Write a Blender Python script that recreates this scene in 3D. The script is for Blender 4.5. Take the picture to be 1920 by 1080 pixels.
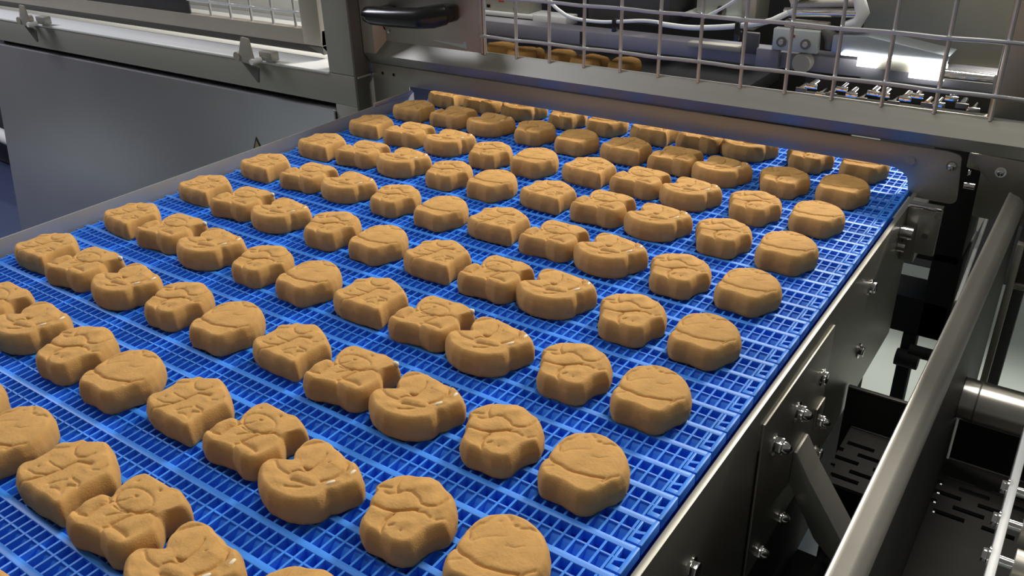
import bpy, bmesh, math, random
from mathutils import Matrix, Vector, noise

random.seed(7)
scene = bpy.context.scene
COL = scene.collection
for o in list(bpy.data.objects):
    bpy.data.objects.remove(o, do_unlink=True)

# ------------------------------------------------------------------ camera
cam_data = bpy.data.cameras.new('camera')
cam = bpy.data.objects.new('camera', cam_data)
COL.objects.link(cam)
RIGHT = Vector((0.82078, 0.57062, -0.02666))
DOWN = Vector((0.24667, -0.39614, -0.88444))
FWD = Vector((-0.51524, 0.71935, -0.46590))
m = Matrix.Identity(4)
for i in range(3):
    m[i][0] = RIGHT[i]
    m[i][1] = -DOWN[i]
    m[i][2] = -FWD[i]
m[0][3], m[1][3], m[2][3] = 1.07422, -1.19413, 0.46861
cam.matrix_world = m
cam_data.sensor_fit = 'HORIZONTAL'
cam_data.sensor_width = 36.0
cam_data.lens = 1604.5 / 1920 * 36.0
cam_data.clip_start = 0.02
scene.camera = cam

# ------------------------------------------------------------------ world and lights
world = bpy.data.worlds.new('hall')
scene.world = world
world.use_nodes = True
bg = world.node_tree.nodes['Background']
bg.inputs['Color'].default_value = (1.0, 0.98, 0.94, 1)
bg.inputs['Strength'].default_value = 0.105

def area_light(name, loc, target, sx, sy, power, col=(1, 1, 1)):
    d = bpy.data.lights.new(name, 'AREA')
    d.shape = 'RECTANGLE'
    d.size, d.size_y = sx, sy
    d.energy = power
    d.color = col
    o = bpy.data.objects.new(name, d)
    COL.objects.link(o)
    o.location = loc
    o.rotation_euler = (Vector(target) - Vector(loc)).to_track_quat('-Z', 'Y').to_euler()
    return o

area_light('ceiling_lamp_over_machine', (1.05, 2.15, 1.80), (0.45, -0.35, 0), 0.75, 0.22, 118, (1.0, 0.95, 0.86))
area_light('ceiling_lamp_over_aisle', (0.75, 0.20, 2.7), (0.70, 0.15, 0), 1.3, 0.30, 22, (1.0, 0.98, 0.94))
area_light('left_fill_light', (-3.0, -0.8, 2.1), (-1.5, -0.2, -0.3), 0.5, 1.4, 66, (0.88, 0.89, 1.0))  # unseen fill light added to brighten the left housing front
area_light('sill_highlight_light', (0.80, -0.50, 2.7), (0.80, -0.40, 0), 0.5, 0.12, 8, (1.0, 0.95, 0.86))  # unseen light added for a highlight on the right of the door sill

vs = scene.view_settings
vs.view_transform = 'Standard'
vs.look = 'None'
vs.exposure = 0.0
vs.gamma = 1.0
vs.use_curve_mapping = False

# ------------------------------------------------------------------ materials
def mat(name, col, rough=0.5, metal=0.0, var=0.0, vscale=20.0, bump=0.0, bscale=80.0, stretch=(1, 1, 1),
        rvar=0.0, emit=None, spec=0.5, sss=0.0, coords='Object'):
    mt = bpy.data.materials.new(name)
    mt.use_nodes = True
    nt = mt.node_tree
    b = nt.nodes['Principled BSDF']
    b.inputs['Base Color'].default_value = (*col, 1)
    b.inputs['Roughness'].default_value = rough
    b.inputs['Metallic'].default_value = metal
    b.inputs['Specular IOR Level'].default_value = spec
    if emit:
        b.inputs['Emission Color'].default_value = (*col, 1)
        b.inputs['Emission Strength'].default_value = emit
    if sss:
        b.inputs['Subsurface Weight'].default_value = sss
        b.inputs['Subsurface Radius'].default_value = (0.004, 0.002, 0.001)
        b.inputs['Subsurface Scale'].default_value = 1.0
    if var or bump or rvar:
        tc = nt.nodes.new('ShaderNodeTexCoord')
        mp = nt.nodes.new('ShaderNodeMapping')
        mp.inputs['Scale'].default_value = stretch
        nt.links.new(tc.outputs[coords], mp.inputs['Vector'])
    if var or rvar:
        n = nt.nodes.new('ShaderNodeTexNoise')
        n.inputs['Scale'].default_value = vscale
        n.inputs['Detail'].default_value = 4
        nt.links.new(mp.outputs[0], n.inputs['Vector'])
    if var:
        r = nt.nodes.new('ShaderNodeValToRGB')
        r.color_ramp.elements[0].position = 0.3
        r.color_ramp.elements[1].position = 0.7
        r.color_ramp.elements[0].color = (*[c * (1 - var) for c in col], 1)
        r.color_ramp.elements[1].color = (*[min(1, c * (1 + var)) for c in col], 1)
        nt.links.new(n.outputs['Fac'], r.inputs['Fac'])
        nt.links.new(r.outputs['Color'], b.inputs['Base Color'])
    if rvar:
        mr = nt.nodes.new('ShaderNodeMapRange')
        mr.inputs['To Min'].default_value = rough - rvar
        mr.inputs['To Max'].default_value = rough + rvar
        nt.links.new(n.outputs['Fac'], mr.inputs['Value'])
        nt.links.new(mr.outputs[0], b.inputs['Roughness'])
    if bump:
        n2 = nt.nodes.new('ShaderNodeTexNoise')
        n2.inputs['Scale'].default_value = bscale
        n2.inputs['Detail'].default_value = 5
        nt.links.new(mp.outputs[0], n2.inputs['Vector'])
        bp = nt.nodes.new('ShaderNodeBump')
        bp.inputs['Strength'].default_value = bump
        bp.inputs['Distance'].default_value = 0.001
        nt.links.new(n2.outputs['Fac'], bp.inputs['Height'])
        nt.links.new(bp.outputs['Normal'], b.inputs['Normal'])
    return mt

STEEL = mat('brushed_steel', (0.45, 0.435, 0.385), 0.48, 0.62, 0.06, 6, 0.06, 300, (0.15, 1, 1), 0.05)
STEEL_L = mat('satin_steel', (0.52, 0.495, 0.44), 0.46, 0.85, 0.05, 8, 0.05, 260, (0.15, 1, 1), 0.05)
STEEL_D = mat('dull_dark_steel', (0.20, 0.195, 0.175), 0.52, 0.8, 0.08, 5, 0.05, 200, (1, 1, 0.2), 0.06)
STEEL_P = mat('polished_steel', (0.62, 0.62, 0.65), 0.30, 0.82, 0.04, 3)
STEEL_S = mat('sanded_frame_steel', (0.42, 0.405, 0.345), 0.42, 0.8, 0.07, 7, 0.05, 250, (1, 0.2, 1), 0.06)
CHROME = mat('bright_chrome', (0.85, 0.84, 0.82), 0.12, 1.0)
WIRE = mat('galvanised_wire', (0.58, 0.59, 0.60), 0.30, 0.6)
RAILG = mat('grey_guide_steel', (0.40, 0.41, 0.41), 0.42, 0.5, 0.05, 8)
BLACK = mat('black_plastic', (0.012, 0.012, 0.012), 0.22, 0.0)
DARK = mat('black_paint_and_void_shade', (0.010, 0.010, 0.009), 0.8)
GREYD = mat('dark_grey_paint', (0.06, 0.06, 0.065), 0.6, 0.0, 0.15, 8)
VIOLET = mat('grey_beam_paint', (0.24, 0.235, 0.27), 0.5, 0.3, 0.08, 8)
WHITE = mat('white_plastic_and_lit_steel', (0.78, 0.79, 0.77), 0.4)
BEIGE = mat('beige_box_paint', (0.34, 0.33, 0.28), 0.55, 0.0, 0.06, 10)
TEAL = mat('pale_cast_block', (0.50, 0.54, 0.51), 0.5, 0.2, 0.06, 12)
LAMP = mat('lamp_diffuser', (1.0, 0.99, 0.96), 0.5, emit=6.0)
BLUE = mat('blue_belt_plastic', (0.045, 0.265, 0.90), 0.44, 0.0, 0.10, 30, 0.02, 200, coords='Generated')
COOKIE = mat('baked_dough', (0.575, 0.322, 0.105), 0.78, 0.0, 0.10, 55, 0.30, 700, spec=0.2)
CREAM = mat('cream_filling', (0.85, 0.74, 0.55), 0.5)
LEAF = mat('beige_door_steel', (0.44, 0.405, 0.34), 0.45, 0.35, 0.05, 8)
SILL = mat('door_sill_steel', (0.40, 0.39, 0.345), 0.50, 0.85, 0.06, 8, 0.05, 260, (0.15, 1, 1), 0.05)
DARK_PLATE = mat('dark_plate_and_rail_shade', (0.075, 0.073, 0.065), 0.55, 0.5, 0.1, 10)
FLOOR = mat('resin_floor', (0.36, 0.41, 0.385), 0.5, 0.0, 0.06, 3)
FLOORB = mat('blue_resin_floor', (0.05, 0.065, 0.13), 0.5, 0.0, 0.06, 3)
WALL = mat('hall_wall_paint', (0.20, 0.20, 0.22), 0.8, 0.0, 0.05, 2)
YELLOW = mat('sticker_yellow', (0.32, 0.26, 0.12), 0.5)
INK = mat('sticker_ink', (0.015, 0.012, 0.01), 0.5)
RED = mat('red_mark', (0.35, 0.03, 0.02), 0.5)

# ------------------------------------------------------------------ mesh helpers
class MB:
    def __init__(self):
        self.bm = bmesh.new()

    def box(self, x0, x1, y0, y1, z0, z1, bev=0.0, mtx=None):
        v = [self.bm.verts.new(p) for p in ((x0, y0, z0), (x1, y0, z0), (x1, y1, z0), (x0, y1, z0),
                                            (x0, y0, z1), (x1, y0, z1), (x1, y1, z1), (x0, y1, z1))]
        if mtx:
            for q in v:
                q.co = mtx @ q.co
        fs = [self.bm.faces.new([v[i] for i in f]) for f in
              ((3, 2, 1, 0), (4, 5, 6, 7), (0, 1, 5, 4), (1, 2, 6, 5), (2, 3, 7, 6), (3, 0, 4, 7))]
        if bev:
            es = list({e for f in fs for e in f.edges})
            bmesh.ops.bevel(self.bm, geom=es, offset=bev, segments=2, affect='EDGES', profile=0.5)
        return self

    def prism(self, pts, axis, a0, a1, bev=0.0):
        """closed 2D outline pts extruded along axis from a0 to a1 (axis x: pts=(y,z); y: (x,z); z: (x,y))"""
        def mk(p, a):
            return {'x': (a, p[0], p[1]), 'y': (p[0], a, p[1]), 'z': (p[0], p[1], a)}[axis]
        A = [self.bm.verts.new(mk(p, a0)) for p in pts]
        B = [self.bm.verts.new(mk(p, a1)) for p in pts]
        n = len(pts)
        fs = [self.bm.faces.new(A[::-1]), self.bm.faces.new(B)]
        for i in range(n):
            fs.append(self.bm.faces.new((A[i], A[(i + 1) % n], B[(i + 1) % n], B[i])))
        bmesh.ops.recalc_face_normals(self.bm, faces=fs)
        if bev:
            es = list({e for f in fs for e in f.edges})
            bmesh.ops.bevel(self.bm, geom=es, offset=bev, segments=2, affect='EDGES', profile=0.5)
        return self

    def tube(self, path, r, n=10, cap=True):
        path = [Vector(p) for p in path]
        rr = r if isinstance(r, (list, tuple)) else [r] * len(path)
        rings = []
        up = None
        for i, p in enumerate(path):
            a = path[max(0, i - 1)]
            b = path[min(len(path) - 1, i + 1)]
            t = (b - a).normalized()
            if up is None or abs(up.dot(t)) > 0.95:
                up = Vector((0, 0, 1)) if abs(t.z) < 0.9 else Vector((1, 0, 0))
            s = t.cross(up).normalized()
            u = s.cross(t).normalized()
            up = u
            rings.append([self.bm.verts.new(p + (s * math.cos(k * 2 * math.pi / n) + u * math.sin(k * 2 * math.pi / n)) * rr[i])
                          for k in range(n)])
        fs = []
        for A, B in zip(rings, rings[1:]):
            for k in range(n):
                fs.append(self.bm.faces.new((A[k], A[(k + 1) % n], B[(k + 1) % n], B[k])))
        if cap:
            fs.append(self.bm.faces.new(rings[0][::-1]))
            fs.append(self.bm.faces.new(rings[-1]))
        bmesh.ops.recalc_face_normals(self.bm, faces=fs)
        return self

    def mesh(self, name, smooth=None):
        me = bpy.data.meshes.new(name)
        self.bm.to_mesh(me)
        self.bm.free()
        if smooth is not None:
            me.polygons.foreach_set('use_smooth', [True] * len(me.polygons))
            me.set_sharp_from_angle(angle=math.radians(smooth))
        return me

    def build(self, name, material, parent=None, smooth=35, loc=(0, 0, 0)):
        return link(name, self.mesh(name, smooth), material, parent, loc)


def link(name, me, material=None, parent=None, loc=(0, 0, 0), rot=(0, 0, 0)):
    if material and not me.materials:
        me.materials.append(material)
    o = bpy.data.objects.new(name, me)
    COL.objects.link(o)
    o.location = loc
    o.rotation_euler = rot
    if parent:
        o.parent = parent
        if parent.type == 'EMPTY':
            o.matrix_parent_inverse = Matrix.Translation(-Vector(parent.location))
    return o


def tag(o, label, cat, group=None):
    o['label'] = label
    o['category'] = cat
    if group:
        o['group'] = group
    return o


def thing(name, loc, label, cat, group=None):
    o = bpy.data.objects.new(name, None)
    o.empty_display_size = 0.05
    COL.objects.link(o)
    o.location = loc
    return tag(o, label, cat, group)


def struct(o):
    o['kind'] = 'structure'
    return o

def fillet(pts, r, n=5):
    """round every corner of a closed 2D outline"""
    out = []
    k = len(pts)
    for i in range(k):
        p = Vector(pts[i]); a = Vector(pts[i - 1]); b = Vector(pts[(i + 1) % k])
        rr = r[i] if isinstance(r, (list, tuple)) else r
        if rr <= 0:
            out.append(tuple(p)); continue
        da = (a - p).normalized(); db = (b - p).normalized()
        for j in range(n + 1):
            t = j / n
            q0 = p + da * rr * (1 - t)
            q1 = p + db * rr * t
            out.append(tuple(q0 * (1 - t) + q1 * t))
    return out

# ------------------------------------------------------------------ room shell
struct(MB().box(-6, 6, -4, 5, -0.90, -0.85).build('floor', FLOOR))
struct(MB().box(-6, -1.98, -0.45, 5, -0.85, -0.8485).build('floor', FLOORB))
struct(MB().box(-6, 6, 5.0, 5.1, -0.9, 3.6).build('wall_back', WALL))
struct(MB().box(-6.1, -6.0, -4, 5.1, -0.9, 3.6).build('wall_left', WALL))

# ------------------------------------------------------------------ hex bolt meshes (head along +x from x=0)
def bolt_mesh(name, r, h, dome=False, stud=0.0):
    b = MB()
    hexp = [(r * math.cos(math.radians(60 * k + 10)), r * math.sin(math.radians(60 * k + 10))) for k in range(6)]
    b.prism(hexp, 'x', 0.0015, h, bev=r * 0.10)
    if dome:
        b.tube([(h * 0.9, 0, 0), (h + r * 0.35, 0, 0), (h + r * 0.75, 0, 0), (h + r * 0.95, 0, 0)],
               [r * 0.78, r * 0.74, r * 0.5, r * 0.12], 12)
    if stud:
        b.tube([(h * 0.9, 0, 0), (h + stud, 0, 0)], r * 0.55, 10)
    return b.mesh(name, 30)

def washer_mesh(name, r, h):
    return MB().tube([(0, 0, 0), (h, 0, 0)], r, 18).mesh(name, 30)

BOLT = bolt_mesh('bolt_head', 0.0075, 0.007)
NUT = bolt_mesh('cap_nut', 0.0078, 0.0085, dome=True)
WASH = washer_mesh('washer_disc', 0.0105, 0.0016)
for me in (BOLT, NUT, WASH):
    me.materials.append(CHROME)

def put_bolt(parent, loc, cap=False, rotz=0.0, s=1.0):
    o = link('cap_nut' if cap else 'bolt', NUT if cap else BOLT, None, parent, loc, (0, 0, rotz))
    o.scale = (s, s, s)
    w = link('washer', WASH, None, o)
    return o

# ------------------------------------------------------------------ blue modular belt
belt = thing('conveyor_belt', (0.404, -0.45, -0.012), 'blue plastic modular grid belt carrying rows of cookies', 'conveyor belt')
BX0, BX1, PITCH, RIB = -0.066, 0.873, 0.0328, 0.0103

def module_mesh():
    b = MB()
    # y=0 is the centre of the smooth cross bar; towards the viewer follow open pockets, the hinge line and scooped pockets
    b.box(BX0, BX1 - 0.004, -0.0032, 0.0032, -0.010, 0.0, 0.0009)
    b.box(BX0, BX1 - 0.008, -0.0152, -0.0132, -0.0105, -0.0006, 0.0006)
    n = int((BX1 - BX0 - 0.020) / RIB)
    t = 0.0010
    for k in range(n + 1):
        x = BX1 - 0.0145 - k * RIB
        b.prism([(x - t, -0.0302), (x + t, -0.0302), (x + t, -0.0028), (x - t, -0.0028)], 'z', -0.009, -0.0004)
        if k < n:   # curved hinge scoop between the ribs, falling away from the hinge line
            x0, x1 = x - RIB + t, x - t
            b.prism([(-0.0150, -0.0125), (-0.0150, -0.0030), (-0.0172, -0.0042), (-0.0198, -0.0068), (-0.0218, -0.0090), (-0.0222, -0.0125)], 'x', x0, x1)
    b.box(BX0, BX1 - 0.008, -0.0300, 0.0028, -0.0150, -0.0138)
    # edge link with slots and a notch between neighbouring links
    b.box(BX1 - 0.0042, BX1, -0.0270, 0.0040, -0.0105, -0.0002, 0.0009)
    b.box(BX1 - 0.0135, BX1 - 0.003, -0.0030, 0.0040, -0.0105, -0.0001, 0.0009)
    b.box(BX1 - 0.0125, BX1 - 0.003, -0.0270, -0.0215, -0.0105, -0.0002, 0.0009)
    b.prism([(BX1 - 0.0125, -0.0150), (BX1 - 0.0040, -0.0120), (BX1 - 0.0040, -0.0150), (BX1 - 0.0125, -0.0180)], 'z', -0.0105, -0.0004)
    b.box(BX1 - 0.0130, BX1 - 0.0105, -0.0270, -0.0020, -0.0105, -0.0003, 0.0006)
    return b.mesh('belt_module', 30)

MOD = module_mesh()
MOD.materials.append(BLUE)
y = -0.7632 - 11 * PITCH
k = 0
while y < 0.30:
    link('belt_module', MOD, None, belt, (0, y, 0))
    y += PITCH

# ------------------------------------------------------------------ conveyor frame (side plate, guide rail, bolts)
fr = thing('belt_conveyor', (0.885, -0.4, -0.24), 'brushed steel conveyor side frame with hex bolts beside the blue belt', 'conveyor')
MB().box(0.8785, 0.8850, -1.25, 0.083, -0.235, -0.0015, 0.0008).build('side_plate', STEEL_S, fr)
MB().box(0.8745, 0.8785, -1.25, 0.083, -0.06, -0.013).build('wear_strip', BLUE, fr)
MB().box(0.8850, 0.8885, -0.535, -0.315, -0.225, -0.0235, 0.0010).build('splice_plate', STEEL_S, fr)
MB().box(0.8850, 0.8862, -0.5372, -0.5352, -0.232, -0.055).build('plate_seam', DARK, fr)
MB().box(0.8886, 0.8915, -0.347, -0.316, -0.150, -0.120, 0.001).build('spacer_plate', STEEL_L, fr)
put_bolt(fr, (0.885, -0.684, -0.0785))
put_bolt(fr, (0.8885, -0.497, -0.0703), True, s=1.15)
put_bolt(fr, (0.8885, -0.4293, -0.0725), True, s=1.1)
put_bolt(fr, (0.8885, -0.343, -0.0775))
put_bolt(fr, (0.885, -0.138, -0.0556))
put_bolt(fr, (0.885, -0.135, -0.154))
put_bolt(fr, (0.8885, -0.328, -0.147), True)
put_bolt(fr, (0.885, -0.285, -0.225), s=1.0)
put_bolt(fr, (0.885, -0.434, -0.213), True)
put_bolt(fr, (0.885, -0.500, -0.2106), True)
# support arm bent away under the side plate
b = MB()
b.prism([(0.8886, -0.135), (0.8886, -0.178), (0.925, -0.243), (0.985, -0.300), (0.990, -0.295), (0.955, -0.232), (0.910, -0.166), (0.8925, -0.135)],
        'y', -0.415, -0.375, 0.0008)
b.build('support_arm', STEEL, fr)
# guide rail on the far left side of the belt
MB().box(-0.0705, -0.0682, -1.35, 0.083, -0.030, 0.0215, 0.0005).build('guide_rail', RAILG, fr)
MB().box(-0.0722, -0.0676, -0.03, 0.080, 0.020, 0.0265, 0.0005).build('rail_end_tab', STEEL_L, fr)
MB().box(-0.078, -0.0705, -1.35, 0.083, -0.235, -0.02).build('far_side_plate', STEEL_S, fr)
# cross beams below the belt
for yy in (-1.0, -0.55, -0.1):
    MB().box(-0.0705, 0.8785, yy - 0.02, yy + 0.02, -0.09, -0.05).build('cross_beam', STEEL_D, fr)
MB().box(-0.0705, 0.8785, -1.25, 0.083, -0.050, -0.046).build('slide_bed', BLUE, fr)

# bearing bracket at the end of the side plate
br = thing('bearing_bracket', (0.905, 0.02, -0.07), 'shiny bent steel bearing bracket at the end of the side plate', 'bracket')
MB().box(0.885, 0.905, 0.028, 0.060, -0.085, 0.001, 0.0015).build('mount_plate', STEEL_L, br)
MB().box(0.9015, 0.9300, 0.018, 0.026, -0.066, 0.004, 0.0020).build('front_plate', STEEL, br)
MB().box(0.886, 0.930, 0.014, 0.030, 0.002, 0.007, 0.0015).build('top_lip', CHROME, br)
MB().tube([(0.8855, 0.0, -0.030), (0.9020, 0.0, -0.030)], 0.0095, 18).build('bearing_pin', CHROME, br)
MB().tube([(0.8855, 0.0, -0.052), (0.8955, 0.0, -0.052)], 0.0075, 14).build('lower_pin', CHROME, br)
MB().tube([(0.926, 0.012, -0.004), (0.926, 0.018, -0.004)], 0.004, 10).build('set_screw', CHROME, br)
MB().tube([(0.915, 0.012, -0.035), (0.915, 0.018, -0.035)], 0.004, 10).build('set_screw', CHROME, br)

# ------------------------------------------------------------------ machine front panel above the belt
pn = thing('machine_front_panel', (0.43, 0.087, 0.033), 'brushed steel front panel with slot where the belt goes in', 'machine panel')
outl = [(-0.178, -0.25), (-0.082, -0.25), (-0.082, 0.031), (0.8480, 0.031), (0.8660, 0.020), (0.8725, -0.010), (0.9370, -0.010),
        (0.9300, 0.062), (0.9120, 0.0655), (-0.178, 0.068)]
outl = fillet(outl, [0, 0, 0.004, 0.012, 0.006, 0.002, 0.012, 0.006, 0.004, 0])
MB().prism(outl, 'y', 0.085, 0.089, 0.0006).build('front_sheet', STEEL, pn)
MB().tube([(0.8665, 0.0855, 0.044), (0.8665, 0.0838, 0.044)], 0.0062, 16).build('blank_plug', STEEL, pn)
put_bolt(pn, (0.9205, 0.0848, 0.0455), rotz=-math.pi / 2, s=0.7)
for x_ in (-0.150, -0.120):
    MB().tube([(x_, 0.0852, 0.050), (x_, 0.0842, 0.050)], 0.0032, 10).build('screw_hole', DARK, pn)
# right-hand return plate with a dark slot beside it
MB().prism(fillet([(0.9560, -0.034), (1.030, -0.036), (1.030, 0.054), (0.935, 0.058), (0.935, 0.036), (0.9545, 0.034)], 0.003), 'y', 0.118, 0.122, 0.0006).build('return_plate', STEEL_S, pn)
put_bolt(pn, (0.979, 0.1178, 0.037), rotz=-math.pi / 2, s=0.7)
put_bolt(pn, (0.940, 0.110, 0.032), rotz=0, s=0.5)
MB().tube([(0.938, 0.112, 0.012), (0.952, 0.112, 0.012)], 0.0055, 14).build('slot_pin', CHROME, pn)
# steel cross member behind the gap
MB().box(-0.178, 1.4, 0.120, 0.124, 0.064, 0.100).build('gap_cross_member', STEEL_D, pn)

# ------------------------------------------------------------------ guard door with wire mesh (right)
gd = thing('mesh_guard_door', (0.43, 0.075, 0.085), 'steel machine guard door with square wire mesh and black handle', 'guard door')
GX0, GX1 = -0.1820, 1.45
ZB, ZT_ = 0.0900, 0.1180
# bottom rail: flange bevelled back at the bottom, face sloped up towards the mesh
MB().prism([(0.070, ZB), (0.0705, ZB - 0.001), (0.087, ZB - 0.022), (0.094, ZB - 0.022), (0.094, ZT_), (0.0915, ZT_)], 'x', GX0, GX1).build('bottom_rail', SILL, gd, 20)
MB().prism([(GX0, 0.070), (GX0 + 0.030, 0.070), (GX0 + 0.047, 0.090), (GX0 + 0.047, 0.094), (GX0, 0.094)], 'z', ZB + 0.0015, 0.95).build('stile', STEEL, gd, 20)
MB().box(GX0, GX1, 0.070, 0.094, 0.95, 0.985, 0.001).build('top_rail', STEEL_L, gd)
MB().box(GX0 + 0.045, 0.107, 0.0895, 0.0935, ZT_ - 0.005, 0.95, 0.0006).build('handle_plate', STEEL, gd)
MB().box(0.100, 0.1075, 0.086, 0.0895, ZT_ - 0.003, 0.95, 0.0008).build('mesh_edge_bar', STEEL_L, gd)
# black grip handle
hd = MB()
P0 = [(-0.134, 0.040, 0.175), (-0.128, 0.036, 0.1755), (-0.112, 0.034, 0.175), (-0.06, 0.033, 0.176), (0.0, 0.034, 0.179), (0.030, 0.042, 0.183), (0.046, 0.056, 0.186), (0.052, 0.068, 0.187)]
hd.tube(P0, [0.008, 0.0150, 0.0175, 0.0180, 0.0190, 0.0205, 0.0190, 0.008], 18)
hd.box(-0.128, -0.100, 0.038, 0.090, 0.166, 0.186, 0.004)
hd.box(0.020, 0.055, 0.050, 0.090, 0.170, 0.200, 0.006)
h_o = hd.build('handle', BLACK, gd, 45)
h_o['label'] = 'glossy black plastic grip handle'
MB().tube([(-0.140, 0.080, 0.166), (-0.136, 0.0885, 0.137)], 0.0013, 8).build('latch_pin', DARK, gd)
put_bolt(gd, (-0.1265, 0.0885, 0.1345), rotz=-math.pi / 2, s=0.35)
MB().prism([(-0.012, 0.128), (0.068, 0.120), (0.068, 0.132), (0.060, 0.132), (0.060, 0.127), (-0.012, 0.1295)], 'y', 0.0885, 0.0897).build('latch_strip', CHROME, gd)

WR = 0.0030
for i in range(20):
    x_ = 0.1100 + i * 0.0703
    MB().tube([(x_, 0.0900, ZT_ - 0.004), (x_, 0.0900, 0.955)], WR, 8).build('vertical_wire', WIRE, gd)
for i in range(12):
    z_ = 0.1475 + i * 0.0702
    pth = []
    for j in range(77):
        xx = 0.104 + j * 0.0703 / 4
        pth.append((xx, 0.0853 - 0.0007 * math.cos(math.pi * 2 * j / 4), z_ + 0.0006 * math.cos(math.pi * 2 * j / 8)))
    MB().tube(pth, WR, 8).build('horizontal_wire', WIRE, gd)

# ------------------------------------------------------------------ left housing
lh = thing('left_machine_housing', (-0.9, 0.04, -0.85), 'tall grey steel machine housing left of the blue belt', 'machine housing')
YF = 0.040
MB().box(-0.258, -0.187, YF, YF + 0.07, 0.0485, 0.80, 0.002).build('corner_post', STEEL, lh)
MB().box(-1.95, -0.187, YF, YF + 0.025, -0.016, 0.0480, 0.002).build('cross_beam', STEEL, lh)
MB().box(-1.95, -0.259, YF - 0.0015, YF + 0.115, 0.0440, 0.0500, 0.0015).build('sill', WHITE, lh)  # white stands in for light from above on the steel sill
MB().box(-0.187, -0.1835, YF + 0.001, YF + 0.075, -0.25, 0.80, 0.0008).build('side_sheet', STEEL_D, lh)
MB().box(-0.1835, -0.1800, YF + 0.004, YF + 0.07, 0.0430, 0.0475, 0.0008).build('side_ledge', CHROME, lh)
MB().box(-0.250, -0.187, YF, YF + 0.02, -0.85, -0.016, 0.001).build('corner_leg', STEEL, lh)
MB().box(-1.66, -0.187, YF + 0.026, YF + 0.03, -0.85, -0.015).build('inner_back_sheet', DARK, lh)
lp = MB()
lp.prism(fillet([(-1.69, -0.029), (-1.915, -0.84), (-0.254, -0.84), (-0.254, -0.029)], [0.01, 0.05, 0.006, 0.003]), 'y', YF - 0.004, YF + 0.022, 0.0018)
lp.build('lower_door_panel', STEEL_P, lh)
MB().box(-0.2535, -0.2515, YF - 0.001, YF + 0.02, -0.80, -0.035, 0.0005).build('panel_edge_gasket', DARK, lh)
# warning triangle sticker
st = MB().prism([(-0.5520, -0.183), (-0.4970, -0.183), (-0.5245, -0.131)], 'y', YF - 0.0052, YF - 0.0042).build('warning_sticker', INK, lh)
MB().prism([(-0.5455, -0.1795), (-0.5035, -0.1795), (-0.5245, -0.139)], 'y', YF - 0.0056, YF - 0.0046).build('sticker_face', YELLOW, st)
# toggle clamps on the beam
def clamp(x):
    t = MB().prism(fillet([(x - 0.003, 0.106), (x + 0.020, 0.104), (x + 0.030, 0.047), (x - 0.026, 0.053)], 0.003), 'y', YF - 0.034, YF - 0.030, 0.0006).build('toggle_clamp', LEAF, lh)
    MB().prism(fillet([(x - 0.040, 0.060), (x - 0.022, 0.052), (x + 0.026, 0.040), (x + 0.018, 0.006)], 0.003), 'y', YF - 0.024, YF - 0.019, 0.0006).build('clamp_lever', STEEL_D, t)
    MB().tube([(x - 0.026, YF - 0.036, 0.062), (x - 0.026, YF + 0.002, 0.062)], 0.010, 14).build('clamp_pivot', LEAF, t)
    MB().tube([(x + 0.026, YF - 0.040, 0.056), (x + 0.026, YF - 0.014, 0.056)], 0.0065, 12).build('clamp_screw', WHITE, t)
    MB().box(x + 0.020, x + 0.060, YF - 0.012, YF + 0.01, 0.054, 0.074, 0.002).build('clamp_base', STEEL, t)
clamp(-0.478)
clamp(-1.385)

# left access door leaf with mesh window
ld = thing('left_mesh_door', (-1.0, 0.11, 0.062), 'beige-grey framed access door with small wire mesh window', 'access door')
YL = 0.110
MB().prism([(YL, 0.0785), (YL + 0.016, 0.0605), (YL + 0.025, 0.0605), (YL + 0.025, 0.1105), (YL + 0.004, 0.1105)], 'x', -1.95, -0.3445).build('bottom_rail', LEAF, ld, 20)
MB().prism([(YL - 0.0006, 0.0785), (YL + 0.0154, 0.0598), (YL + 0.017, 0.0605), (YL + 0.001, 0.0788)], 'x', -1.95, -0.3450).build('bottom_bevel_shade', mat('bevel_shade_dark', (0.022, 0.020, 0.017), 0.6), ld, 20)  # dark strip laid over the bevel in place of its underside shade
MB().box(-0.401, -0.3445, YL - 0.0008, YL + 0.025, 0.0790, 0.80, 0.001).build('right_stile', LEAF, ld)
MB().prism([(-0.401, 0.0790), (-0.3445, 0.0790), (-0.3445, 0.0605)], 'y', YL + 0.001, YL + 0.02).build('corner_web', STEEL_D, ld)
MB().box(-1.95, -0.80, YL + 0.008, YL + 0.012, 0.110, 0.80, 0.0006).build('blank_sheet', GREYD, ld)
for i in range(6):
    x_ = -0.4355 - i * 0.0733
    if x_ > -0.80:
        MB().tube([(x_, YL + 0.014, 0.108), (x_, YL + 0.014, 0.70)], WR, 8).build('vertical_wire', WIRE, ld)
for i in range(8):
    z_ = 0.1430 + i * 0.0705
    MB().tube([(-0.805, YL + 0.010, z_), (-0.399, YL + 0.010, z_)], WR, 8).build('horizontal_wire', WIRE, ld)
MB().box(-1.95, -0.3445, YL, YL + 0.025, 0.70, 0.735, 0.001).build('top_rail', LEAF, ld)
ti = MB()
ti.box(-1.3, -0.27, 0.165, 0.42, 0.0500, 0.0560, 0.001)
ti.box(-1.3, -0.27, 0.42, 0.425, 0.0500, 0.100, 0.001)
tag(ti.build('white_tray', WHITE), 'white tray surface inside the housing behind the left mesh window', 'tray')
tag(MB().box(-1.9, -0.61, 0.68, 0.70, 0.00, 0.26, 0.003).build('inner_bulkhead', DARK), 'black bulkhead seen through the left mesh window', 'bulkhead')

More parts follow.
